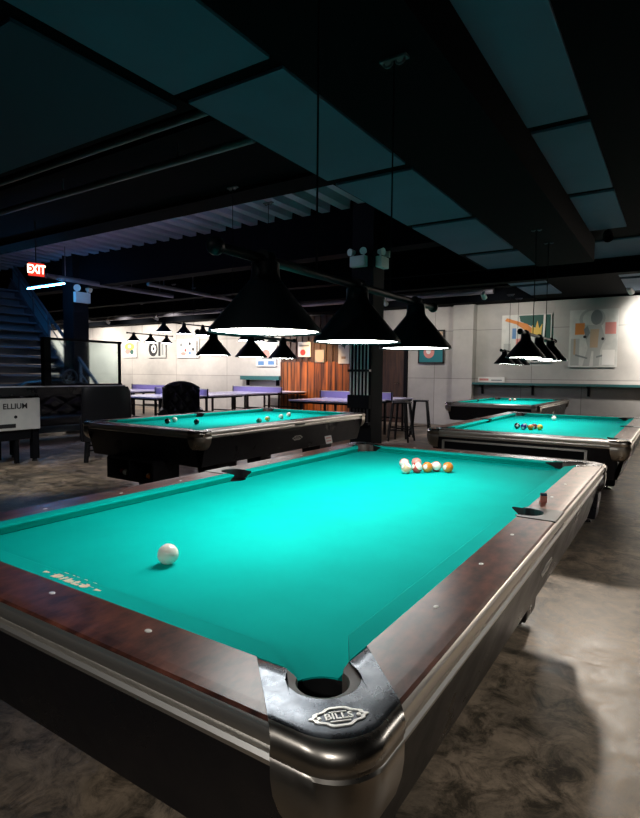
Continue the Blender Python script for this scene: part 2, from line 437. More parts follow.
        def resample(P, n):
            L = [0]
            for a, b in zip(P, P[1:]): L.append(L[-1]+math.dist(a, b))
            out = []
            for i in range(n):
                s = L[-1]*i/(n-1); k = 0
                while k < len(L)-2 and L[k+1] < s: k += 1
                u = (s-L[k])/max(1e-9, L[k+1]-L[k])
                out.append((P[k][0]+(P[k+1][0]-P[k][0])*u, P[k][1]+(P[k+1][1]-P[k][1])*u))
            return out
        N = 33
        def edge_pt(o_, side):   # slanted end line of the casting at offset o_ outside the nose
            return (-.088+(o_-.052), -o_) if side == 0 else (o_, .088-(o_-.052))
        def ring(r, tuck=0.):
            o_ = r+PC
            a_, b_ = edge_pt(o_, 0), edge_pt(o_, 1)
            if tuck: a_, b_ = (.050+tuck, -o_), (o_, -.050-tuck)
            Rc = min(.085, o_-.075) if tuck else .085; k = o_-Rc
            arc_ = [(k+Rc*math.cos(a), -k+Rc*math.sin(a)) for a in [(-PI/2)+(PI/2)*i/20 for i in range(21)]]
            return resample([a_]+[p for p in arc_ if p[0] > a_[0]+1e-4 and p[1] < b_[1]-1e-4]+[b_], N)
        I = resample(inner, N)
        bm = B(); rows = []
        # inner throat lip going down, then the top, then the rolled edge and the side
        def shrink(p, k):
            d_ = max(0., min(1., 1-(math.hypot(p[0]-PC, p[1]+PC)-.064)/.006)); k = 1-(1-k)*d_*(1 if p[0]-p[1] > .0 or d_ < 1 else 1)
            return (PC+(p[0]-PC)*k, -PC+(p[1]+PC)*k)
        rows.append([(*p, ZR-.06) for p in [shrink(q, .70) for q in I]])
        rows.append([(*p, ZR-.016) for p in [shrink(q, .68) for q in I]])
        rows.append([(*p, ZR-.010) for p in [shrink(q, .72) for q in I]])
        rows.append([(*p, ZR-.005) for p in [shrink(q, .94) for q in I]])
        rows.append([(x, y, ZR-.003) for x, y in I])
        O1 = ring(.126)
        for u in (.05, .25, .5, .75, 1.):
            rows.append([(a[0]+(b[0]-a[0])*u, a[1]+(b[1]-a[1])*u, ZR+(.0012 if u > .01 else 0)) for a, b in zip(I, O1)])
        ntop = len(rows)
        for r, z in ((.135, ZR-.000), (.142, ZR-.004), (.148, ZR-.011), (.151, ZR-.022), (.150, ZR-.033), (.1465, ZR-.040), (.146, ZR-.046),
                     (.149, ZR-.050), (.1495, ZR-.075), (.147, ZR-.100), (.141, ZR-.125), (.129, ZR-.148), (.112, ZR-.163), (.085, ZR-.169)):
            rows.append([(x, y, z) for x, y in ring(r, 0 if z > ZR-.07 else 1e-6 if z > ZR-.09 else (ZR-.09-z)*.25)])
        V = loft(bm, rows)
        bm.faces.ensure_lookup_table()
        nf = N-1
        for i, f_ in enumerate(bm.faces):
            k = i//nf
            f_.material_index = 2 if k < 4 else (0 if k < ntop else 1)
        return bm
    cm_bm = casting_mesh()
    me = None
    for sx, sy, rz in ((1, -1, 0), (1, 1, PI/2), (-1, 1, PI), (-1, -1, -PI/2)):
        if me is None:
            o = link('corner_casting', cm_bm, ['casting', 'casting_side', 'jaw'], t, smooth='auto'); me = o.data
        else:
            o = bpy.data.objects.new('corner_casting', me); COL.objects.link(o); o.parent = t
            w = o.modifiers.new('edge', 'EDGE_SPLIT'); w.split_angle = .7
        o.location = (sx*HW, sy*HL, 0); o.rotation_euler = (0, 0, rz)
        if sx == 1 and sy == -1: near = o
        # pocket cup
        bm = B(); lathe(bm, [(.0655, ZB-.003), (.066, ZR-.10), (.058, ZR-.15), (.0005, ZR-.16)], 24)
        p = link('pocket', bm, 'pocket', t, smooth=True, loc=(sx*(HW+PC), sy*(HL+PC), 0))
    # emblem on the near casting: lobed outline, ring and lettering
    em = empty_part = None
    bm = B()
    def outline(sc):
        P = []
        for i in range(72):
            a = 2*PI*i/72
            x = .042*math.cos(a); y = .0235*math.sin(a)*(1-.45*abs(math.cos(a))**1.2)
            k = 1+.055*math.cos(10*a)
            P.append((x*k*sc, y*k*sc))
        return P
    A_, B_ = outline(1.0), outline(.83)
    V = []
    for P, z in ((A_, 0), (A_, .0015), (B_, .0015), (B_, 0)): V.append([bm.verts.new((x, y, z)) for x, y in P])
    for a, b in zip(V, V[1:]):
        for i in range(72): bm.faces.new((a[i], a[(i+1) % 72], b[(i+1) % 72], b[i]))
    for sx in (-1, 1):
        lathe(bm, [(.0001, .0014), (.003, .0014), (.0035, 0)], 10, (sx*.029, 0, 0))
    box(bm, (0, -.0105, .0007), (.030, .0018, .0014)); box(bm, (0, .0105, .0007), (.026, .0016, .0014))
    e = link('emblem', bm, 'emblem', near, loc=(PC+.110*math.cos(-PI/4), -PC+.110*math.sin(-PI/4), ZR+.0013), rot=(0, 0, PI/4))
    text_obj('emblem_lettering', 'BILLS', .019, 'emblem', near, (PC+.109*math.cos(-PI/4), -PC+.109*math.sin(-PI/4), ZR+.0018), (0, 0, PI/4), .0006, .0003)
    # ---- side castings: dark iron with a horn each side of the cup
    for sx in (1, -1):
        bm = B()
        P = [(.178, -.085), (.178, .085), (.052, .085), (.040, .060), (.050, .057)]
        c, r = .065, .058
        a0 = math.atan2(.057, .050-c)
        P += [(c+r*math.cos(a), r*math.sin(a)) for a in [a0+(-2*a0)*i/14 for i in range(1, 14)]]
        P += [(.050, -.057), (.040, -.060), (.052, -.085)]
        P = [(sx*(HW+x), y) for x, y in P]
        prism(bm, P, ZR-.045, ZR+.002)
        link('side_casting', bm, 'iron', t, bevel=.002)
        bm = B(); lathe(bm, [(.0655, ZB-.003), (.064, ZR-.10), (.056, ZR-.15), (.0005, ZR-.16)], 24)
        link('pocket', bm, 'pocket', t, smooth=True, loc=(sx*(HW+.065), 0, 0))
    # ---- metal trim, two bands with a groove
    tp = [(.160, ZR-.004), (.178, ZR-.004), (.184, ZR-.008), (.1865, ZR-.018), (.183, ZR-.032), (.168, ZR-.036), (.166, ZR-.046), (.179, ZR-.048),
          (.183, ZR-.055), (.180, ZR-.065), (.168, ZR-.067), (.160, ZR-.067)]
    for xf, a, b in [(lambda p, o, z, s=s: (s*(HW+o), p, z), -HL-.055, HL+.055) for s in (1, -1)] + \
                    [(lambda p, o, z, s=s: (p, s*(HL+o), z), -HW-.055, HW+.055) for s in (1, -1)]:
        bm = B(); loft(bm, [[xf(a, o_, z) for o_, z in tp], [xf(b, o_, z) for o_, z in tp]], closed=True, caps=True)
        link('rail_trim', bm, 'trim', t, smooth='auto')
    # ---- aprons, raked inwards
    for s in (1, -1):
        for long_ in (True, False):
            A_ = HL if long_ else HW
            rows = []
            for o_, z in ((.166, ZR-.06), (.166, ZR-.075), (.103, .487), (.095, .480), (.07, .480), (.13, ZR-.06)):
                q = A_+o_-(.075 if z > .6 else .02)
                rows.append([(s*((HW if long_ else HL)+o_), -q, z), (s*((HW if long_ else HL)+o_), q, z)])
            if not long_: rows = [[(p[1], p[0], p[2]) for p in r] for r in rows]
            bm = B(); V = loft(bm, rows+[rows[0]]); bmesh.ops.remove_doubles(bm, verts=bm.verts[:], dist=1e-5)
            ap = link('apron', bm, 'black_laminate', t)
            if long_:
                # silver plate in the middle of the long side
                bm = B()
                P = [(.085*math.cos(2*PI*i/48)*(1+.1*math.cos(6*2*PI*i/48)), .026*math.sin(2*PI*i/48)*(1+.1*math.cos(6*2*PI*i/48))) for i in range(48)]
                V1 = [bm.verts.new((x, y, .003)) for x, y in P]; V2 = [bm.verts.new((x*.8, y*.7, .003)) for x, y in P]; V0 = [bm.verts.new((x, y, 0)) for x, y in P]
                for i in range(48):
                    j = (i+1) % 48; bm.faces.new((V1[i], V1[j], V2[j], V2[i])); bm.faces.new((V0[i], V0[j], V1[j], V1[i]))
                for k in range(5): box(bm, (-.04+.02*k, 0, .0015), (.006, .022, .003))
                box(bm, (0, -.014, .0015), (.1, .003, .003))
                tilt = math.atan2(.063, .238)
                link('name_plate', bm, 'emblem', ap, loc=(s*(HW+.1395), 0, .615), rot=(PI/2+tilt*1.0, 0, s*PI/2))
    # ---- body, legs, feet
    bm = B(); loft(bm, [[(sx*(HW+o_), sy*(HL+o_), z) for sx, sy in ((-1, -1), (1, -1), (1, 1), (-1, 1))] for o_, z in ((.05, ZB-.035), (.02, .50))], closed=True, caps=True)
    link('body', bm, 'black', t)
    for sx in (1, -1):
        for sy in (1, -1):
            bm = B(); c = (sx*.45, sy*.86)
            loft(bm, [[(c[0]+a*w, c[1]+b*w, z) for a, b in ((-1, -1), (1, -1), (1, 1), (-1, 1))] for w, z in ((.10, .055), (.105, .08), (.14, .5))], closed=True, caps=True)
            lg = link('leg', bm, 'black_laminate', t, bevel=.008)
            bm = B(); lathe(bm, [(.0005, .0), (.062, .0), (.064, .012), (.058, .02), (.03, .026), (.022, .06)], 20, (c[0], c[1], 0))
            link('foot', bm, 'chrome', lg, smooth='auto')
    return t
T1 = make_table(); T1.location = (-.635, 1.27, 0)
tag(T1, 'big pool table in the foreground with teal cloth, brown wood rails and metal corner casting', 'pool table', 'pool tables in the hall')
T2 = copy_tree(T1); T2.location = (-3.60, 3.92, 0)
tag(T2, 'pool table at left beyond the foreground one, with a ball box under its near end', 'pool table', 'pool tables in the hall')
T3 = copy_tree(T1); T3.location = (-.60, 5.40, 0)
tag(T3, 'pool table right behind the foreground table, with black and orange balls grouped on its cloth', 'pool table', 'pool tables in the hall')
T4 = copy_tree(T1); T4.location = (-2.2, 10.2, 0)
tag(T4, 'farthest pool table, in front of the grey wall with the dark ledge', 'pool table', 'pool tables in the hall')
# cloth ornament on the near cushion of the foreground table
bm = B()
for k in range(9):
    x = -.10+k*.025
    w = .014+.016*max(0, 1-abs(x)/.09)
    box(bm, (x, (.006 if k % 2 else -.004), 0), (.018, w, .0006), (0, 0, .35*(-1)**k))
box(bm, (0, -.002, 0), (.15, .004, .0006)); box(bm, (-.1, 0, 0), (.03, .003, .0006)); box(bm, (.1, 0, 0), (.03, .003, .0006))
cp = link('cloth_emblem', bm, 'cloth_print', T1, loc=(-.035, -HL-.020, ZR-.0014), rot=(-math.atan2(.0035, .048), 0, 0))
text_obj('cloth_lettering', 'BILLS', .046, 'cloth_print', T1, (-.035, -HL-.022, ZR-.0011), (-math.atan2(.0035, .048), 0, 0), .0004, .0012, 1.15).scale = (1.15, 1.15, 1)
# ball box hung under the near end of the left table
bm = B()
bx, by, bz = -.02, -1.35, .40
box(bm, (bx, by, bz-.085), (.62, .30, .02)); box(bm, (bx, by+.15, bz), (.62, .02, .19)); box(bm, (bx, by, bz+.1), (.62, .30, .02))
for x in (-.31, -.0, .31): box(bm, (bx+x, by, bz), (.02, .30, .19))
box(bm, (bx, by-.145, bz-.075), (.62, .012, .03))
rb = link('ball_box', bm, 'black_laminate', T2)
for x in (-.22, .22):
    bm = B(); lathe(bm, [(.0005, .27), (.025, .27), (.03, .285), (.02, .3), (.012, .312)], 12, (bx+x, by, 0)); link('stud', bm, 'chrome', rb, smooth=True)

bm = B()
for z in (.705, .625): box(bm, (-.06, -HL-.178, z), (1.16, .03, .014))
for x in (-.64, .52): box(bm, (x, -HL-.178, .665), (.02, .03, .09))
link('ball_tray', bm, 'trim', T3)
bm = B(); box(bm, (-.06, -HL-.168, .665), (1.15, .03, .075)); link('tray_panel', bm, 'black', T3)
# paper card on the apron of the left table
bm = B(); box(bm, (0, 0, 0), (.14, .002, .17)); 
for k in range(4): box(bm, (0, -.0012, .05-.035*k), (.10 if k else .12, .001, .012 if k else .03), mi=1)
link('paper_notice', bm, ['p_white', 'p_pink'], T2, loc=(HW+.128, .62, .575), rot=(-math.atan2(.063, .238), 0, PI/2))

# ------------------------------------------------------------------ balls
def ball_mesh(name, main, stripe, cue=False):
    bm = B(); bmesh.ops.create_uvsphere(bm, u_segments=32, v_segments=20, radius=.02857)
    for f_ in bm.faces:
        c = f_.calc_center_median().normalized()
        if cue: f_.material_index = 0
        else:
            k = 0
            if stripe and abs(c.z) > .55: k = 1
            if abs(c.x) > .90: k = 1
            f_.material_index = k
    me = bpy.data.meshes.new(name); bm.to_mesh(me); bm.free()
    for m in (main, 'b_white', 'b_black'): me.materials.append(M[m])
    for p in me.polygons: p.use_smooth = True
    return me
BM = {}
def ball(x, y, main, stripe, label, group, z=ZB, rot=None, cat='ball', name='pool_ball'):
    key = (main, stripe, name)
    if key not in BM: BM[key] = ball_mesh(name, main, stripe, name == 'cue_ball')
    o = bpy.data.objects.new(name, BM[key]); COL.objects.link(o)
    o.location = (x, y, z+.0286); o.rotation_euler = rot or (random.uniform(-1, 1), random.uniform(-1, 1), random.uniform(-3, 3))
    tag(o, label, cat, group); return o
g = 'balls on the foreground pool table'
ball(-.65, .248, 'b_white', 0, 'white cue ball alone on the foreground table near the printed cushion', g, name='cue_ball')
ball(-.690, 1.915, 'b_cream', 1, 'cream striped ball, nearest of the cluster on the foreground table', g, rot=(.3, .5, 1))
ball(-.768, 2.06, 'b_pink', 1, 'pale ball at the left end of the cluster on the foreground table', g, rot=(1.3, .2, .4))
ball(-.722, 2.125, 'b_pink', 0, 'pink ball behind the cream striped one in the foreground cluster', g)
ball(-.652, 1.968, 'b_red', 1, 'red and white striped ball just right of the cream striped one', g, rot=(.9, .3, 1))
ball(-.612, 2.015, 'b_orange', 0, 'plain orange ball in the middle of the foreground cluster', g, rot=(0, .2, 1.5))
ball(-.583, 2.070, 'b_red', 1, 'red and white striped ball between the two orange ones', g, rot=(1.2, .6, .2))
ball(-.520, 2.078, 'b_orange', 0, 'orange ball at the right end of the foreground cluster', g, rot=(.2, .1, 1.2))
g = 'balls on the left pool table'
for x, y, m, s, lb in ((-3.86, 3.08, 'b_black', 0, 'dark ball left of the black one on the left pool table, beside a cream ball'),
                       (-3.93, 3.24, 'b_white', 0, 'cream ball at the far left among the balls on the left pool table'),
                       (-3.568, 3.20, 'b_black', 0, 'black ball nearest the metal corner of the left pool table'),
                       (-3.157, 3.69, 'b_green', 0, 'dark green ball by the near rail of the left pool table'),
                       (-3.25, 3.95, 'b_yellow', 1, 'pale striped ball beside the dark green one on the left table'),
                       (-3.33, 4.30, 'b_white', 0, 'white ball between two pale balls near the middle of the left table'),
                       (-3.44, 4.60, 'b_pink', 1, 'pale ball farthest to the right on the left pool table')):
    ball(x, y, m, s, lb, g)
g = 'balls in the ball box of the left table'
ball(-3.60+bx-.17, 3.92+by-.06, 'b_white', 0, 'white ball in the ball box under the left pool table', g, z=bz-.075)
ball(-3.60+bx-.24, 3.92+by-.04, 'b_maroon', 0, 'dark red ball beside the white one in the ball box', g, z=bz-.075)
ball(-3.60+bx+.16, 3.92+by-.06, 'b_orange', 0, 'orange red ball in the right half of the ball box', g, z=bz-.075)
g = 'balls on the right pool table'
ball(-.715, 6.2, 'b_white', 0, 'white cue ball alone on the far half of the pool table right behind', g, name='cue_ball')
for x, y, m, s, lb in ((-.82, 4.86, 'b_black', 0, 'black ball at the left end of the group on the table right behind'),
                       (-.745, 4.80, 'b_blue', 0, 'dark blue ball second from the left in the group on the table right behind'),
                       (-.755, 4.90, 'b_green', 0, 'dark green ball behind the dark blue one on the table right behind'),
                       (-.675, 4.79, 'b_orange', 0, 'orange ball right of the dark blue one on the table right behind'),
                       (-.665, 4.90, 'b_maroon', 0, 'dark red ball behind the orange one on the table right behind'),
                       (-.605, 4.86, 'b_yellow', 0, 'yellow orange ball at the right end of the group on the table right behind')):
    ball(x, y, m, s, lb, g)
g = 'balls on the farthest pool table'
ball(-2.42, 11.0, 'b_pink', 1, 'pale ball left of another on the farthest pool table', g)
ball(-2.34, 11.05, 'b_orange', 1, 'orange banded ball right of the pale one on the farthest pool table', g)
# chalk on the right rail
bm = B(); box(bm, (0, 0, .0125), (.024, .024, .025)); 
ch = link('chalk_cube', bm, 'chalk_paper', None, loc=(.083, 1.475, ZR), rot=(0, 0, .3), bevel=.001)
tag(ch, 'cube of cue chalk standing on the brown rail past the side pocket', 'chalk')
bm = B(); box(bm, (0, 0, .0), (.0235, .0235, .009)); link('chalk_top', bm, 'chalk_top', ch, loc=(0, 0, .0295), bevel=.002)

# ------------------------------------------------------------------ pendant lamps
def make_fixture(diff='diff', ctop=2.73):
    """three cones on a rod; origin below the rod's middle at rim height, rod along y"""
    t = empty('pendant_light_bar')
    bm = B(); cyl(bm, (0, -.83, .235), (0, .83, .235), .016, n=12)
    for s in (-1, 1): bmesh.ops.create_uvsphere(bm, u_segments=12, v_segments=8, radius=.028, matrix=Matrix.Translation((0, s*.84, .235)))
    link('rod', bm, 'shade', t, smooth='auto')
    for k in (-1, 0, 1):
        y = k*.61
        bm = B()
        lathe(bm, [(.174, .006), (.183, .0), (.181, .012), (.050, .170), (.046, .19), (.046, .222), (.03, .236), (.0005, .240)], 40, (0, y, 0))
        sh = link('shade', bm, 'shade', t, smooth='auto')
        bm = B(); lathe(bm, [(.0005, .010), (.1, .0095), (.174, .006)], 40, (0, y, 0)); link('diffuser', bm, diff, sh, smooth=True)
        bm = B(); cyl(bm, (0, y-.02, .235), (0, y+.02, .235), .03, n=14); link('collar', bm, 'shade', sh)
    for s in (-.31, .31):
        bm = B(); cyl(bm, (0, s, .245), (0, s, ctop), .004, n=6); cb = link('cable', bm, 'black', t)
        bm = B()
        for q in (-1, 1):
            for i in range(6):
                a0, a1 = PI*i/6, PI*(i+1)/6
                cyl(bm, (q*.03+.022*math.cos(a0), s, ctop-.0-.02*math.sin(a0)), (q*.03+.022*math.cos(a1), s, ctop-.02*math.sin(a1)), .006, n=6)
        box(bm, (0, s, ctop+.006), (.13, .04, .012))
        link('hook', bm, 'pipe', cb)
    return t
def set_cables(t, top):
    """give this fixture its own cable length"""
    for c in [c for c in t.children if c.name.startswith('cable')]:
        pass
gl = 'lamp bars of three black cones'
F1 = make_fixture('diff', 2.73-1.43-.018); F1.location = (-.635, 1.26, 1.42)
tag(F1, 'bar of three large black cone lamps hanging low over the foreground pool table', 'lamp', gl)
F2 = make_fixture('diff', 3.30-1.47-.018); F2.location = (-3.63, 4.12, 1.47)
tag(F2, 'bar of three black cone lamps hanging over the left pool table', 'lamp', gl)
F3 = copy_tree(F1); F3.location = (-.74, 5.36, 1.46)
for c in F3.children:
    pass
tag(F3, 'bar of black cone lamps seen end on over the pool table right behind', 'lamp', gl)
F4 = copy_tree(F1); F4.location = (-2.17, 10.1, 1.50); tag(F4, 'small bar of black cone lamps over the farthest pool table', 'lamp', gl)
F5 = copy_tree(F1); F5.location = (1.75, 2.1, 1.47); tag(F5, 'unseen lamp bar added across the aisle at right for fill light', 'lamp', gl)  # added out of view, only to light the right aisle
FA = make_fixture('diff_far', 3.3-2.19); FA.location = (-9.3, 8.4, 2.19)
tag(FA, 'high bar of three small black cones in front of the spotted poster', 'lamp', gl)
FB = copy_tree(FA); FB.location = (-12.75, 10.3, 2.17); tag(FB, 'high bar of small black cones in front of the yellow poster at the far left', 'lamp', gl)
FC = copy_tree(FA); FC.location = (-9.45, 11.35, 2.17); tag(FC, 'high bar of small black cones partly behind the lamps of the left pool table', 'lamp', gl)
FD = copy_tree(FA); FD.location = (-5.33, 9.57, 2.19); tag(FD, 'high bar of small black cones over the table tennis table behind the column', 'lamp', gl)

# ------------------------------------------------------------------ table tennis
def make_tt():
    t = empty('table_tennis_table')
    bm = B(); box(bm, (0, 0, .745), (1.525, 2.74, .03)); top = link('table_top', bm, 'tt', t, bevel=.004)
    bm = B()
    for x in (-.7525, .7525): box(bm, (x, 0, .7606), (.02, 2.74, .001))
    for y in (-1.36, 1.36): box(bm, (0, y, .7606), (1.48, .02, .001))
    link('line', bm, 'p_white', top)
    bm = B()
    for x in (-.74, .74): box(bm, (x, 0, .715), (.025, 2.66, .045))
    for y in (-1.33, 1.33): box(bm, (0, y, .715), (1.46, .025, .045))
    link('frame', bm, 'black', t)
    bm = B(); box(bm, (0, 0, .835), (1.80, .008, .14)); net = link('net', bm, 'ttnet', t)
    bm = B(); box(bm, (0, 0, .908), (1.80, .012, .016)); link('net_band', bm, 'p_white', net)
    for x in (-.88, .88):
        bm = B(); box(bm, (x, 0, .835), (.02, .03, .17)); box(bm, (x*.93, 0, .74), (.14, .05, .02)); link('net_post', bm, 'black', t)
    for x in (-.62, .62):
        for y in (-1.12, -.22, .22, 1.12):
            bm = B(); box(bm, (x, y, .36), (.045, .045, .72)); link('leg', bm, 'steel_black', t)
    for y in (-1.12, -.22, .22, 1.12):
        bm = B(); box(bm, (0, y, .30), (1.24, .03, .035)); link('stretcher', bm, 'steel_black', t)
    return t
gt = 'table tennis tables'
P1 = make_tt(); P1.location = (-5.33, 9.57, 0); tag(P1, 'table tennis table with lilac net, behind the cue rack column', 'table tennis table', gt)
P2 = copy_tree(P1); P2.location = (-9.32, 8.3, 0); tag(P2, 'pale table tennis table behind the tufted chair and the left pool table', 'table tennis table', gt)
P3 = copy_tree(P1); P3.location = (-9.45, 11.25, 0); tag(P3, 'pale table tennis table ending beside the orange timber wall', 'table tennis table', gt)
P4 = copy_tree(P1); P4.location = (-12.75, 10.3, 0); tag(P4, 'farthest table tennis table, left of the tufted chair', 'table tennis table', gt)

# ------------------------------------------------------------------ bar stools
def make_stool():
    t = empty('bar_stool')
    bm = B(); box(bm, (0, 0, .745), (.31, .31, .03)); link('seat', bm, 'steel_black', t, bevel=.012)
    for sx in (-1, 1):
        for sy in (-1, 1):
            bm = B(); bar(bm, (sx*.20, sy*.20, 0), (sx*.125, sy*.125, .735), .034, .022); link('leg', bm, 'steel_black', t)
    bm = B()
    for a, b in (((-1, -1), (1, -1)), ((1, -1), (1, 1)), ((1, 1), (-1, 1)), ((-1, 1), (-1, -1))):
        bar(bm, (a[0]*.178, a[1]*.178, .22), (b[0]*.178, b[1]*.178, .22), .018)
    link('footrest', bm, 'steel_black', t)
    return t
S1 = make_stool(); S1.location = (-3.98, 9.98, 0); S1.rotation_euler.z = .3
tag(S1, 'black metal bar stool standing free, farthest right of those by the column', 'stool', 'black bar stools')
S2 = copy_tree(S1); S2.location = (-3.95, 8.98, 0); S2.rotation_euler.z = .1
tag(S2, 'black metal bar stool just right of the dark column', 'stool', 'black bar stools')
S3 = copy_tree(S1); S3.location = (-4.2, 9.47, 0); S3.rotation_euler.z = .05
tag(S3, 'black metal bar stool tucked between the two others by the table tennis table', 'stool', 'black bar stools')

# ------------------------------------------------------------------ cue rack on the column
R0 = empty('cue_rack', (-3.45, 6.42, 0)); tag(R0, 'black wall rack of pool cues on the dark column', 'cue rack')
bm = B(); box(bm, (0, -.012, 1.3), (.36, .024, 1.6)); link('backboard', bm, 'black', R0)
bm = B(); box(bm, (0, -.083, 1.34), (.36, .012, .035)); box(bm, (-.172, -.05, 1.34), (.016, .06, .035)); box(bm, (.172, -.05, 1.34), (.016, .06, .035)); link('clip_rail', bm, 'steel_black', R0)
bm = B(); box(bm, (0, -.086, .88), (.36, .014, .20)); box(bm, (-.172, -.05, .88), (.016, .06, .20)); box(bm, (.172, -.05, .88), (.016, .06, .20)); link('lower_block', bm, 'black', R0, bevel=.006)
bm = B(); box(bm, (0, -.055, .56), (.36, .09, .04)); link('base', bm, 'black', R0)
bm = B(); cyl(bm, (0, 0, .0), (0, 0, .42), .0145, .0125, n=12); cyl(bm, (0, 0, .42), (0, 0, 1.47), .0125, .0065, n=12); cyl(bm, (0, 0, 1.47), (0, 0, 1.482), .0065, .006, n=8)
for k in range(6):
    x = -3.45-.145+.058*k
    if k == 0:
        c0 = link('pool_cue', bm, 'cue_pale', None, smooth='auto'); c = c0
        bm2 = B(); cyl(bm2, (0, 0, .001), (0, 0, .40), .0150, .0131, n=12); link('cue_butt', bm2, 'p_black', c0)
    else: c = copy_tree(c0)
    c.location = (x, 6.42-.06, .582)
    tag(c, ['leftmost pool cue in the rack on the column', 'second pool cue from the left in the rack on the column', 'third pool cue from the left in the rack on the column',
            'third pool cue from the right in the rack on the column', 'second pool cue from the right in the rack on the column', 'rightmost pool cue in the rack on the column'][k], 'pool cue', 'cues in the column rack')
# emergency lights
def emlight(name, loc, rz, label, s=1.):
    t = empty(name, loc, rz); tag(t, label, 'emergency light', 'emergency light units')
    bm = B(); box(bm, (0, -.05, 0), (.24*s, .1, .15*s)); link('case', bm, 'em', t, bevel=.012)
    bm = B(); box(bm, (0, -.001, 0), (.2*s, .004, .12*s)); link('wall_mount', bm, 'em', t)
    for x in (-.085, .085):
        bm = B(); cyl(bm, (x*s, -.06, .07*s), (x*s, -.06, .11*s), .012*s, n=10); link('stem', bm, 'em', t)
        bm = B(); cyl(bm, (x*s, -.03, .135*s), (x*s*1.25, -.12, .125*s), .03*s, .05*s, n=16); hd = link('lamp_head', bm, 'em', t)
    return t
emlight('emergency_light', (-3.49, 6.42, 2.93), 0, 'twin headed emergency light on the front of the dark column', 1.05)
emlight('emergency_light', (-3.27, 6.6, 2.93), PI/2, 'emergency light on the right side of the dark column', 1.05)
emlight('emergency_light', (-10.56, 6.57, 2.9), PI/2, 'pale emergency light on the black post by the stairs', 1.5)

# ------------------------------------------------------------------ pictures and posters on the back wall
def picture(name, x0, x1, z0, z1, label, group, shapes, base='canvas', frame=None, th=.03, y=None):
    """shapes: (material, polygon in 0..1) laid one over the other on the canvas front"""
    y = YB-.022 if y is None else y
    t = empty(name, ((x0+x1)/2, y, z0)); tag(t, label, 'picture' if name != 'poster' else 'poster', group)
    w, h = x1-x0, z1-z0
    bm = B(); box(bm, (0, -th/2, h/2), (w, th, h)); link('canvas' if name == 'painting' else 'sheet', bm, base, t)
    mats, bm = [], B()
    for k, (m, P) in enumerate(shapes):
        if m not in mats: mats.append(m)
        mi = mats.index(m); yy = -th-.0006*(k+1)
        vs = [bm.verts.new(((u-.5)*w, yy, v*h)) for u, v in P]; vb = [bm.verts.new(((u-.5)*w, -th+.001, v*h)) for u, v in P]
        bm.faces.new(vs).material_index = mi
        for i in range(len(P)): bm.faces.new((vs[i], vs[(i+1) % len(P)], vb[(i+1) % len(P)], vb[i])).material_index = mi
    if shapes: link('print', bm, mats, t)
    bm = B(); box(bm, (0, .010, h/2), (w*.8, .018, h*.8)); link('wall_mount', bm, 'black', t)
    if frame:
        bm = B(); fw_ = .035
        for x in (-w/2, w/2): box(bm, (x, -th/2-.006, h/2), (fw_, th+.012, h+fw_))
        for z in (0, h): box(bm, (0, -th/2-.006, z), (w+fw_, th+.012, fw_))
        link('frame', bm, frame, t)
    return t
def ell(cx_, cy_, rx, ry, n=20): return [(cx_+rx*math.cos(2*PI*i/n), cy_+ry*math.sin(2*PI*i/n)) for i in range(n)]
def rc(x0, y0, x1, y1): return [(x0, y0), (x1, y0), (x1, y1), (x0, y1)]
gp = 'paintings on the grey back wall'
picture('painting', -3.10, -1.98, 1.60, 2.72, 'white painting with dark top corner and orange streak, behind the black lamps', gp,
        [('p_green', [(.35, .98), (.98, .98), (.98, .40), (.80, .42), (.72, .70), (.38, .86)]), ('p_orange', [(.06, .88), (.10, .94), (.52, .80), (.68, .66), (.60, .58), (.30, .80)]),
         ('p_yellow', [(.60, .58), (.62, .78), (.68, .70), (.72, .86), (.76, .70), (.82, .80), (.80, .54)]), ('p_blue', rc(.22, .50, .30, .72)), ('p_pink', rc(.30, .20, .52, .50)),
         ('p_white', [(.84, .98), (.89, .98), (.86, .45), (.83, .5)]), ('p_lgrey', rc(.05, .1, .2, .4))])
picture('painting', -1.60, -.63, 1.49, 2.76, 'tall pale painting of a grey standing figure between orange and pink squares', gp,
        [('p_lgrey', rc(.04, .03, .22, .5)), ('p_lgrey', ell(.47, .84, .27, .18)), ('canvas', ell(.47, .84, .2, .14)), ('p_grey', ell(.56, .86, .12, .13)),
         ('p_orange', rc(.12, .57, .32, .77)), ('p_pink', rc(.74, .57, .96, .77)),
         ('p_lgrey', [(.36, .74), (.66, .72), (.76, .48), (.70, .40), (.66, .30), (.64, .02), (.52, .02), (.52, .28), (.48, .28), (.44, .02), (.30, .02), (.40, .34), (.34, .50)]),
         ('p_tan', [(.44, .66), (.62, .66), (.60, .34), (.44, .34)]), ('p_grey', [(.30, .66), (.38, .72), (.44, .60), (.36, .48)]), ('p_grey', [(.14, .20), (.40, .14), (.40, .17), (.14, .23)]),
         ('p_grey', [(.58, .16), (.84, .22), (.84, .25), (.58, .19)]), ('p_tan', rc(.1, .22, .14, .5)), ('p_white', rc(.70, .04, .95, .3)), ('p_black', ell(.70, .49, .03, .025)), ('p_black', ell(.33, .53, .035, .025))])
gq = 'posters along the back wall'
picture('poster', -5.22, -4.55, 1.60, 2.42, 'teal poster with an orange top and round pink shape, right of the front lamps', gq,
        [('p_tan', rc(.3, .62, .97, .97)), ('p_orange', rc(.45, .70, .9, .92)), ('p_teal', rc(.03, .03, .97, .60)), ('p_pink', ell(.42, .34, .22, .2)), ('p_white', ell(.40, .37, .1, .1))], base='p_teal', frame='p_black')
picture('poster', -17.26, -16.50, 1.83, 2.48, 'leftmost poster, pale with yellow figures', gq,
        [('p_yellow', ell(.5, .62, .38, .22)), ('p_pink', ell(.35, .35, .2, .15)), ('p_green', ell(.68, .32, .14, .14)), ('p_white', ell(.5, .64, .12, .1))], base='p_white')
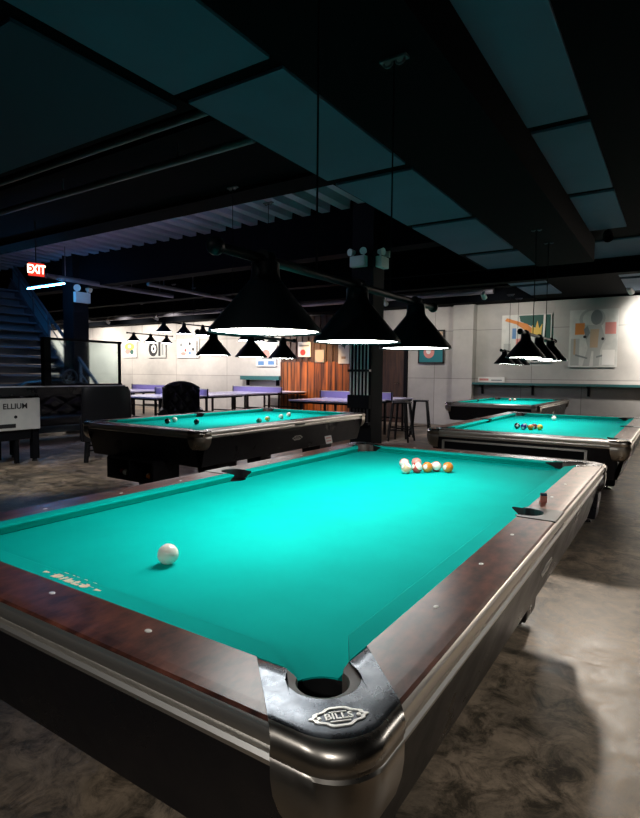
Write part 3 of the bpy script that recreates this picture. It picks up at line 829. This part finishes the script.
picture('poster', -15.84, -14.90, 1.81, 2.44, 'black and white poster left of the spotted one', gq,
        [('p_black', ell(.3, .5, .26, .42)), ('p_white', ell(.33, .52, .14, .24)), ('p_black', rc(.6, .1, .72, .9)), ('p_grey', rc(.78, .15, .88, .8)), ('p_black', ell(.33, .52, .06, .1))], base='p_lgrey')
picture('poster', -14.31, -13.25, 1.80, 2.44, 'white poster with small dark and red spots', gq,
        [('p_grey', ell(.2, .7, .06, .1)), ('p_red', ell(.4, .4, .05, .08)), ('p_black', ell(.6, .75, .05, .09)), ('p_pink', ell(.3, .22, .12, .09)), ('p_black', ell(.75, .45, .05, .1)), ('p_blue', ell(.6, .25, .06, .08)), ('p_black', rc(.9, .1, .96, .9))], base='p_white')
picture('poster', -10.72, -9.92, 1.50, 2.15, 'white poster with blue marks beside the timber wall', gq,
        [('p_blue', rc(.1, .06, .4, .26)), ('p_blue', rc(.6, .08, .9, .26)), ('p_pink', ell(.5, .6, .2, .2)), ('p_grey', rc(.3, .36, .7, .42))], base='p_white')
picture('poster', -9.02, -8.58, 1.78, 2.22, 'white and red sign on the dark upper timber', gq, [('p_red', ell(.4, .3, .22, .2)), ('p_grey', rc(.1, .7, .9, .8))], base='p_white', y=YB-.125)
picture('poster', -7.62, -7.27, 1.58, 2.25, 'tall white poster with dark drawing, just left of the cue rack', gq, [('p_grey', ell(.5, .8, .25, .1)), ('p_green', [(.3, .9), (.7, .92), (.6, .6)]), ('p_tan', rc(.3, .2, .7, .3))], base='p_white', y=YB-.125)
picture('poster', -8.42, -8.10, 1.62, 1.98, 'pink round cut-out on the dark upper timber', gq, [('p_pink', ell(.5, .5, .46, .46))], base='p_grey', y=YB-.125)
# ledge with brackets, papers
t = empty('drink_ledge', (.4, YB-.12, 1.06)); tag(t, 'long dark teal drink ledge along the grey wall under the paintings', 'ledge')
bm = B(); box(bm, (0, -.11, .03), (8.2, .24, .055)); link('shelf_board', bm, 'ledge_teal', t, bevel=.005)
for x in (-3.9, -2.73, -1.55, -.4, .8, 2.):
    bm = B(); box(bm, (x, -.02, -.11), (.05, .04, .22)); box(bm, (x, -.11, -.01), (.05, .2, .025)); link('bracket', bm, 'black', t)
picture('poster', -3.64, -3.0, 1.12, 1.25, 'low strip of white papers on the ledge at the pilaster', gq, [('p_pink', rc(.05, .3, .4, .7)), ('p_grey', rc(.5, .3, .9, .5))], base='p_white')
t = empty('wall_shelf', (-10.45, YB, 1.08)); tag(t, 'short dark teal shelf on the back wall left of the timber', 'shelf')
bm = B(); box(bm, (0, -.12, .06), (1.55, .24, .12)); link('shelf_board', bm, 'ledge_teal', t)
for x in (-.6, .6):
    bm = B(); box(bm, (x, -.06, -.09), (.04, .12, .18)); link('bracket', bm, 'black', t)

# ------------------------------------------------------------------ left corner: counter, screen, cabinet, stairs, exit sign
t = empty('bar_counter', (-7.1, 4.0, 0)); tag(t, 'dark bar height counter at the left edge with pale lit rim', 'counter')
bm = B(); box(bm, (-.35, .0, 1.0), (.70, 2.1, .12)); link('counter_top', bm, 'black_laminate', t, bevel=.006)
bm = B(); box(bm, (-.004, .0, 1.068), (.03, 2.1, .016)); link('rim', bm, 'whitebar', t)
for x in (-.10, -.65):
    for y in (-.43, .98):
        bm = B(); box(bm, (x, y, .49), (.09, .09, .90)); lg = link('leg', bm, 'black', t)
        bm = B(); cyl(bm, (x, y, 0), (x, y, .045), .04, .03, n=12); link('foot', bm, 'steel_black', lg)
t = empty('glass_screen', (-7.12, 4.34, 1.076)); tag(t, 'black framed clear glass screen standing on the dark counter', 'glass screen')
bm = B(); box(bm, (0, -.62, .35), (.09, .10, .70)); box(bm, (0, .62, .35), (.04, .035, .70)); box(bm, (0, 0, .68), (.05, 1.3, .035)); box(bm, (0, 0, .012), (.05, 1.3, .024))
link('frame', bm, 'black', t)
bm = B(); box(bm, (0, .02, .345), (.008, 1.2, .63)); link('pane', bm, 'glass', t)
t = empty('game_cabinet', (-7.12, 3.1, 0)); tag(t, 'white panelled game cabinet with dark lettering under the counter, left edge', 'cabinet')
bm = B(); box(bm, (-.32, -.09, .69), (.6, 1.0, .44)); box(bm, (.002, -.04, .69), (.03, 1.10, .44)); bd = link('cabinet_body', bm, 'white', t, bevel=.01)
bm = B(); box(bm, (.017, -.20, .535), (.006, .72, .055)); link('slot', bm, 'p_black', bd)
bm = B(); cyl(bm, (.015, .16, .655), (.023, .16, .655), .022, n=14); link('knob', bm, 'p_black', bd)
text_obj('lettering', 'ELLIUM', .105, 'p_black', bd, (.0172, .16, .80), (PI/2, 0, PI/2), .002, .002)
bm = B(); box(bm, (-.31, -.07, .40), (.58, .92, .14)); link('plinth', bm, 'black', t)
for x in (-.06, -.54):
    for y in (-.50, .20):
        bm = B(); box(bm, (x, y, .165), (.05, .05, .33)); link('leg', bm, 'black', t)
t = empty('hose_reel', (-7.45, 4.3, 1.066)); t.scale = (1.25, 1.25, 1.25); tag(t, 'small dark wheel standing on the counter behind the glass screen', 'wheel')
bm = B()
for i in range(20):
    a0, a1 = 2*PI*i/20, 2*PI*(i+1)/20
    cyl(bm, (.0, .09*math.cos(a0), .105+.09*math.sin(a0)), (0, .09*math.cos(a1), .105+.09*math.sin(a1)), .014, n=8)
link('rim', bm, 'stair', t, smooth='auto')
bm = B(); cyl(bm, (-.03, 0, .105), (.03, 0, .105), .02, n=12)
for i in range(5):
    a = 2*PI*i/5; cyl(bm, (0, 0, .105), (0, .088*math.cos(a), .105+.088*math.sin(a)), .005, n=6)
link('hub', bm, 'stair', t)
bm = B(); box(bm, (0, 0, .008), (.09, .13, .016)); link('base', bm, 'stair', t)

# stairs: steel flight going up to the left, treads along y
t = empty('staircase', (-9.9, 5.6, 0)); tag(t, 'steel staircase in blue light rising at the left edge', 'staircase')
SL = 1.0; NS = 17; run = .20
for y in (-1.15, .9):
    bm = B(); bar(bm, (.05, y, .0), (-NS*run, y, NS*run*SL), .05, .26); link('stringer', bm, 'stair', t)
for k in range(NS-1):
    bm = B(); box(bm, (-run*(k+.55), -.125, run*SL*(k+1)), (.26, 2.0, .04)); box(bm, (-run*(k+1)+.02, -.125, run*SL*(k+.55)), (.015, 2.0, .13))
    link('tread', bm, 'stair', t)
for y in (-1.15, .9):
    bm = B(); bar(bm, (.05, y, .95), (-NS*run, y, .95+NS*run*SL-.35), .05); 
    for k in range(0, NS-1, 3): bar(bm, (-run*k, y, run*SL*k), (-run*k, y, .95+run*SL*k*.9), .035)
    for q in (.35, .65): bar(bm, (.05, y, q), (-NS*run, y, q+NS*run*SL-.2), .018)
    link('handrail', bm, 'stair', t)
bm = B(); vv = [(-1.8, 1.95), (-3.35, 3.5), (-3.35, 3.95), (-1.8, 2.5)]
fa = [bm.verts.new((x, .93, z)) for x, z in vv]; fb = [bm.verts.new((x, .945, z)) for x, z in vv]
bm.faces.new(fa); bm.faces.new(fb[::-1])
for i in range(4): bm.faces.new((fa[i], fa[(i+1) % 4], fb[(i+1) % 4], fb[i]))
M['blue_lit_panel'] = mat('blue_light_tint', (.10, .30, .38), .4)  # added panel standing in for the blue-lit wall, blue light put into its colour
link('blue_lit_wall_panel', bm, 'blue_lit_panel', t)
# exit sign
t = empty('exit_sign', (-6.98, 3.53, 2.59)); t.rotation_euler.z = PI/2-.35; t.scale = (.68, .68, .98)
tag(t, 'lit red EXIT sign hanging at upper left', 'exit sign')
bm = B(); box(bm, (0, .03, .095), (.31, .05, .19)); link('housing', bm, 'black', t, bevel=.005)
bm = B(); box(bm, (0, .002, .095), (.295, .006, .178)); fc = link('face', bm, 'exit', t)
text_obj('exit_letters', 'EXIT', .165, 'exitw', fc, (0, -.002, .095), (PI/2, 0, 0), .002, .004)
bm = B(); cyl(bm, (0, .03, .19), (0, .03, 1.2), .01, n=8); link('stem', bm, 'black', t)

# ------------------------------------------------------------------ seats
def make_armchair():
    t = empty('armchair')
    bm = B(); rows = []
    for z, w, y0, y1 in ((.30, .33, .24, .40), (.42, .335, .25, .42), (.80, .335, .30, .44), (1.02, .325, .33, .45), (1.08, .29, .35, .44)):
        P = []
        for i in range(20):
            a = 2*PI*i/20
            x = w*math.copysign(abs(math.cos(a))**.5, math.cos(a)); y = (y0+y1)/2+(y1-y0)/2*math.copysign(abs(math.sin(a))**.6, math.sin(a))
            P.append((x, y, z))
        rows.append(P)
    loft(bm, rows, closed=True, caps=True); link('backrest', bm, 'leather', t, smooth='auto')
    bm = B(); box(bm, (0, .0, .40), (.52, .56, .14)); link('seat', bm, 'leather', t, bevel=.03)
    for s in (-1, 1):
        bm = B(); box(bm, (s*.31, .02, .47), (.10, .60, .36)); link('armrest', bm, 'leather', t, bevel=.035)
    for sx in (-1, 1):
        for y in (-.24, .34):
            bm = B(); bar(bm, (sx*.28, y*1.06, 0), (sx*.26, y, .34), .045); link('leg', bm, 'steel_black', t)
    bm = B(); bar(bm, (-.27, .34, .17), (.27, .34, .17), .025); bar(bm, (-.27, -.24, .17), (.27, -.24, .17), .025); link('stretcher', bm, 'steel_black', t)
    return t
A1 = make_armchair(); A1.location = (-6.59, 4.33, 0); A1.rotation_euler.z = -2.2
tag(A1, 'plain black high backed chair seen from behind beside the left pool table', 'chair')

def make_tufted(w=.62, name='tufted_chair'):
    t = empty(name)
    # tufted back: grid with diamond buttons, wings to the front (-y is the front)
    bm = B(); nx, nz = 40, 32; rows = []
    def height(u): return 1.10-.10*abs(2*u-1)**2.2
    grid = []
    for j in range(nz+1):
        row = []
        for i in range(nx+1):
            u, v = i/nx, j/nz
            x = (u-.5)*w; z = .38+(height(u)-.38)*v
            s = abs(2*u-1)
            y = .26-.20*max(0, (s-.62)/.38)**1.5
            a = u*6; b = v*5
            d1 = abs(math.sin(PI*(a+b)*.5)); d2 = abs(math.sin(PI*(a-b)*.5))
            y -= .045*min(1, 1.5*min(d1, d2))*(1 if .06 < v < .97 else .4)
            row.append((x, y, z))
        grid.append(row)
    loft(bm, grid)
    back = []
    for j in range(0, nz+1, 4):
        row = []
        for i in range(nx+1):
            u, v = i/nx, j/nz; s = abs(2*u-1)
            row.append(((u-.5)*w*1.05, .36-.12*max(0, (s-.62)/.38)**1.5, .36+(height(u)+.02-.36)*v))
        back.append(row)
    V = loft(bm, back)
    # close the rim
    top_f = grid[-1]; top_b = back[-1]
    loft(bm, [top_f, [(a[0], (a[1]+b[1])/2, b[2]+.015) for a, b in zip(top_f, top_b)], top_b])
    for e in (0, -1):
        a = [r[e] for r in grid[::4]]; b = [r[e] for r in back]; loft(bm, [a, b])
    bk = link('backrest', bm, 'leather', t, smooth=True)
    bm = B()
    for r in range(1, 5):
        for c in range(0, 7):
            if (r+c) % 2 == 0 and 0 < c < 6:
                u, v = c/6, r/5; z = .38+(height(u)-.38)*v
                bmesh.ops.create_uvsphere(bm, u_segments=8, v_segments=6, radius=.012, matrix=Matrix.Translation(((u-.5)*w, .255, z)))
    link('button', bm, 'leather', bk)['kind'] = 'stuff'
    bm = B(); box(bm, (0, -.06, .39), (w*.82, .58, .16)); link('seat', bm, 'leather', t, bevel=.04)
    for s in (-1, 1):
        bm = B(); cyl(bm, (s*w*.5, .25, .60), (s*w*.5, -.32, .58), .075, .08, n=16); box(bm, (s*w*.5, -.03, .40), (.11, .56, .40)); link('armrest', bm, 'leather', t, smooth='auto')
    for sx in (-1, 1):
        for y in (-.28, .28):
            bm = B(); cyl(bm, (sx*w*.45, y, 0), (sx*w*.45, y, .24), .02, .032, n=10); link('leg', bm, 'steel_black', t)
    return t
C1 = make_tufted(); C1.location = (-6.72, 5.92, 0); C1.rotation_euler.z = .85
tag(C1, 'black button tufted leather chair facing the left pool table', 'chair')
t = make_tufted(1.5, 'tufted_sofa'); t.location = (-9.15, 5.2, 0); t.rotation_euler.z = PI/2
tag(t, 'black button tufted sofa by the stairs, left of the plain black chair', 'sofa')

# ------------------------------------------------------------------ pipes and ceiling fittings
gpz = 'grey ceiling pipes'
def pipe(a, b, r, label, hang=None):
    bm = B(); cyl(bm, a, b, r, n=12)
    if hang:
        n_ = 4
        for k in range(n_):
            p = Vector(a).lerp(Vector(b), (k+.5)/n_)
            cyl(bm, p, (p.x, p.y, hang), .008, n=6)
    o = link('ceiling_pipe', bm, 'pipe', None, smooth='auto'); tag(o, label, 'pipe', gpz); return o
pipe((-9., 2.07, 3.08), (-2.24, 2.07, 3.08), .025, 'thin ceiling pipe running sideways nearest the front panels', 3.9)
pipe((-9., 2.58, 3.08), (-2.3, 2.58, 3.08), .03, 'second thin ceiling pipe behind the nearest one', 3.9)
pipe((-9.3, 7.2, 3.28), (-3.7, 7.2, 3.28), .06, 'ceiling pipe running sideways behind the black beam before the corrugated deck', 3.78)
pipe((-20, 9.6, 3.28), (-4, 9.6, 3.28), .06, 'ceiling pipe running sideways over the table tennis tables', 3.78)
pipe((-20, 11.6, 3.16), (-3., 11.6, 3.16), .07, 'lowest ceiling pipe running along the back wall', 3.78)
pipe((-9.9, 5.4, 3.14), (-9.9, 8.6, 3.14), .05, 'grey pipe running away from us left of the corrugated deck', 3.78)
pipe((-8.75, 6.9, 3.10), (-8.9, 10.4, 3.10), .04, 'grey pipe running away from us in the middle of the open ceiling', 3.78)
pipe((-4.4, 9.0, 3.0), (-2.5, 9.0, 3.0), .05, 'short ceiling pipe just right of the dark column', 3.78)
def sprinkler(loc, label):
    t = empty('sprinkler', loc); tag(t, label, 'sprinkler', 'ceiling sprinklers')
    bm = B(); cyl(bm, (0, 0, 0), (0, 0, .06), .014, n=8); cyl(bm, (0, 0, -.03), (0, 0, -.026), .035, n=14); cyl(bm, (.015, 0, 0), (.008, 0, -.03), .003, n=5); cyl(bm, (-.015, 0, 0), (-.008, 0, -.03), .003, n=5)
    link('head', bm, 'chrome', t); bm = B(); cyl(bm, (0, 0, .06), (0, 0, .5), .012, n=8); link('ceiling_stem', bm, 'pipe', t)
sprinkler((-4.14, 1.37, 2.93), 'small sprinkler head on the ceiling at upper left')

# track spotlights washing the back wall (lamps with heads), and a few added for fill light
gs = 'spotlights aimed at the back wall'
def track(x, label, power, col=(1., .90, .82), y=10.9, z=2.95, tx=None, tz=1.9, size=2.1, blend=1., ty=None, head='white'):
    t = empty('track_spotlight', (x, y, z)); tag(t, label, 'spotlight', gs)
    tgt = Vector((x if tx is None else tx, ty if ty is not None else YB if y > 0 else -.2, tz)); d = (tgt-Vector((x, y, z))).normalized()
    bm = B(); cyl(bm, (0, 0, 0), (0, 0, .12), .012, n=8); link('stem', bm, head, t)
    bm = B(); a = -d*.10; b = d*.06
    q = d.to_track_quat('Z', 'Y').to_matrix()
    rings = []
    for r, s in ((.001, -.11), (.04, -.10), (.05, -.05), (.055, .06), (.048, .055), (.04, .0)):
        rings.append([tuple(q @ Vector((r*math.cos(2*PI*i/16), r*math.sin(2*PI*i/16), s))) for i in range(16)])
    loft(bm, rings, closed=True); link('lamp_head', bm, head, t, smooth='auto')
    L = bpy.data.lights.new('spot', 'SPOT'); L.energy = power; L.color = col; L.spot_size = size; L.spot_blend = blend; L.shadow_soft_size = .09
    o = bpy.data.objects.new('spot_lamp', L); COL.objects.link(o); o.parent = t; o.location = d*.07; o.rotation_euler = d.to_track_quat('-Z', 'Y').to_euler()
for x, p, lb in ((1.5, 1500, 'white spotlight right of the tall painting'), (-3.0, 110, 'small white spotlight above the pilaster'), (-5.3, 100, 'spotlight above the teal poster'),
                 (-10.4, 400, 'spotlight left of the timber wall'), (-13.2, 470, 'spotlight above the spotted poster'), (-15.6, 470, 'spotlight above the black and white poster'),
                 (-18., 520, 'spotlight above the yellow poster'), (-21., 450, 'leftmost spotlight, behind the stairs')):
    track(x, lb, p)
track(-8.3, 'warm spotlight aimed at the timber wall', 500, (1, .62, .3), y=11.5, tz=1.0, size=1.2)
track(2.6, 'spotlight beyond the right edge of the paintings', 800)

track(-1.6, 'added unseen spotlight behind the camera, brightening the near trim of the foreground table', 140, (1, .97, .92), y=-4.4, z=2.95, tx=-.8, tz=.75, size=.62)  # added fill lamp out of view, brightens the near metal trim
track(1.6, 'second added unseen spotlight behind the camera, brightening the foreground table', 140, (1, .97, .92), y=-3.6, z=2.95, tx=.1, tz=.75, size=.62)  # second fill lamp added behind the camera
track(-.26, 'black spotlight on the soffit over the pool table right behind, aimed at the aisle floor', 300, (1, .86, .72), y=6.55, z=2.93, tx=.55, tz=0., size=.75, ty=2.3, head='black')
track(-.35, 'white spotlight in front of the wall right of the tall painting', 260, (1, .96, .9), y=11.6, z=2.95, tx=.05, tz=2.45, size=1.3)
track(-4.9, 'black spotlight added on the soffit to brighten the floor by the counter', 300, (.95, .97, 1), y=.9, z=2.88, tx=-6.2, tz=0., size=.9, ty=3.2, head='black')  # added lamp out of view, lifts the dark floor at left
def tube(name, loc, L, m, label, cat, axis='y'):
    t = empty(name, loc); tag(t, label, cat)
    a = Vector((0, L/2, 0)) if axis == 'y' else Vector((L/2, 0, 0))
    bm = B(); cyl(bm, -a, a, .013, n=10); link('tube', bm, m, t)
    bm = B(); bar(bm, -a+Vector((0, 0, .04)), a+Vector((0, 0, .04)), .06, .03); link('housing', bm, 'black', t)
tube('tube_light', (-10.1, 5.5, 2.97), 1.28, 'bluetube', 'blue white tube light above the stairs', 'tube light', 'x')
tube('tube_light', (-7.4, 4.42, 3.62), 5.6, 'lilacfill', 'added lilac tube light hidden behind the beam to light the corrugated deck', 'tube light', 'x')  # added source kept out of sight, gives the deck its lilac light

# ------------------------------------------------------------------ world and view
w = bpy.data.worlds.new('world'); scene.world = w; w.use_nodes = True
w.node_tree.nodes['Background'].inputs[0].default_value = (.2, .5, .6, 1); w.node_tree.nodes['Background'].inputs[1].default_value = .01
vs = scene.view_settings
scene.display_settings.display_device = 'sRGB'
vs.view_transform = 'Standard'; vs.look = 'None'; vs.exposure = 0; vs.gamma = 1; vs.use_curve_mapping = False
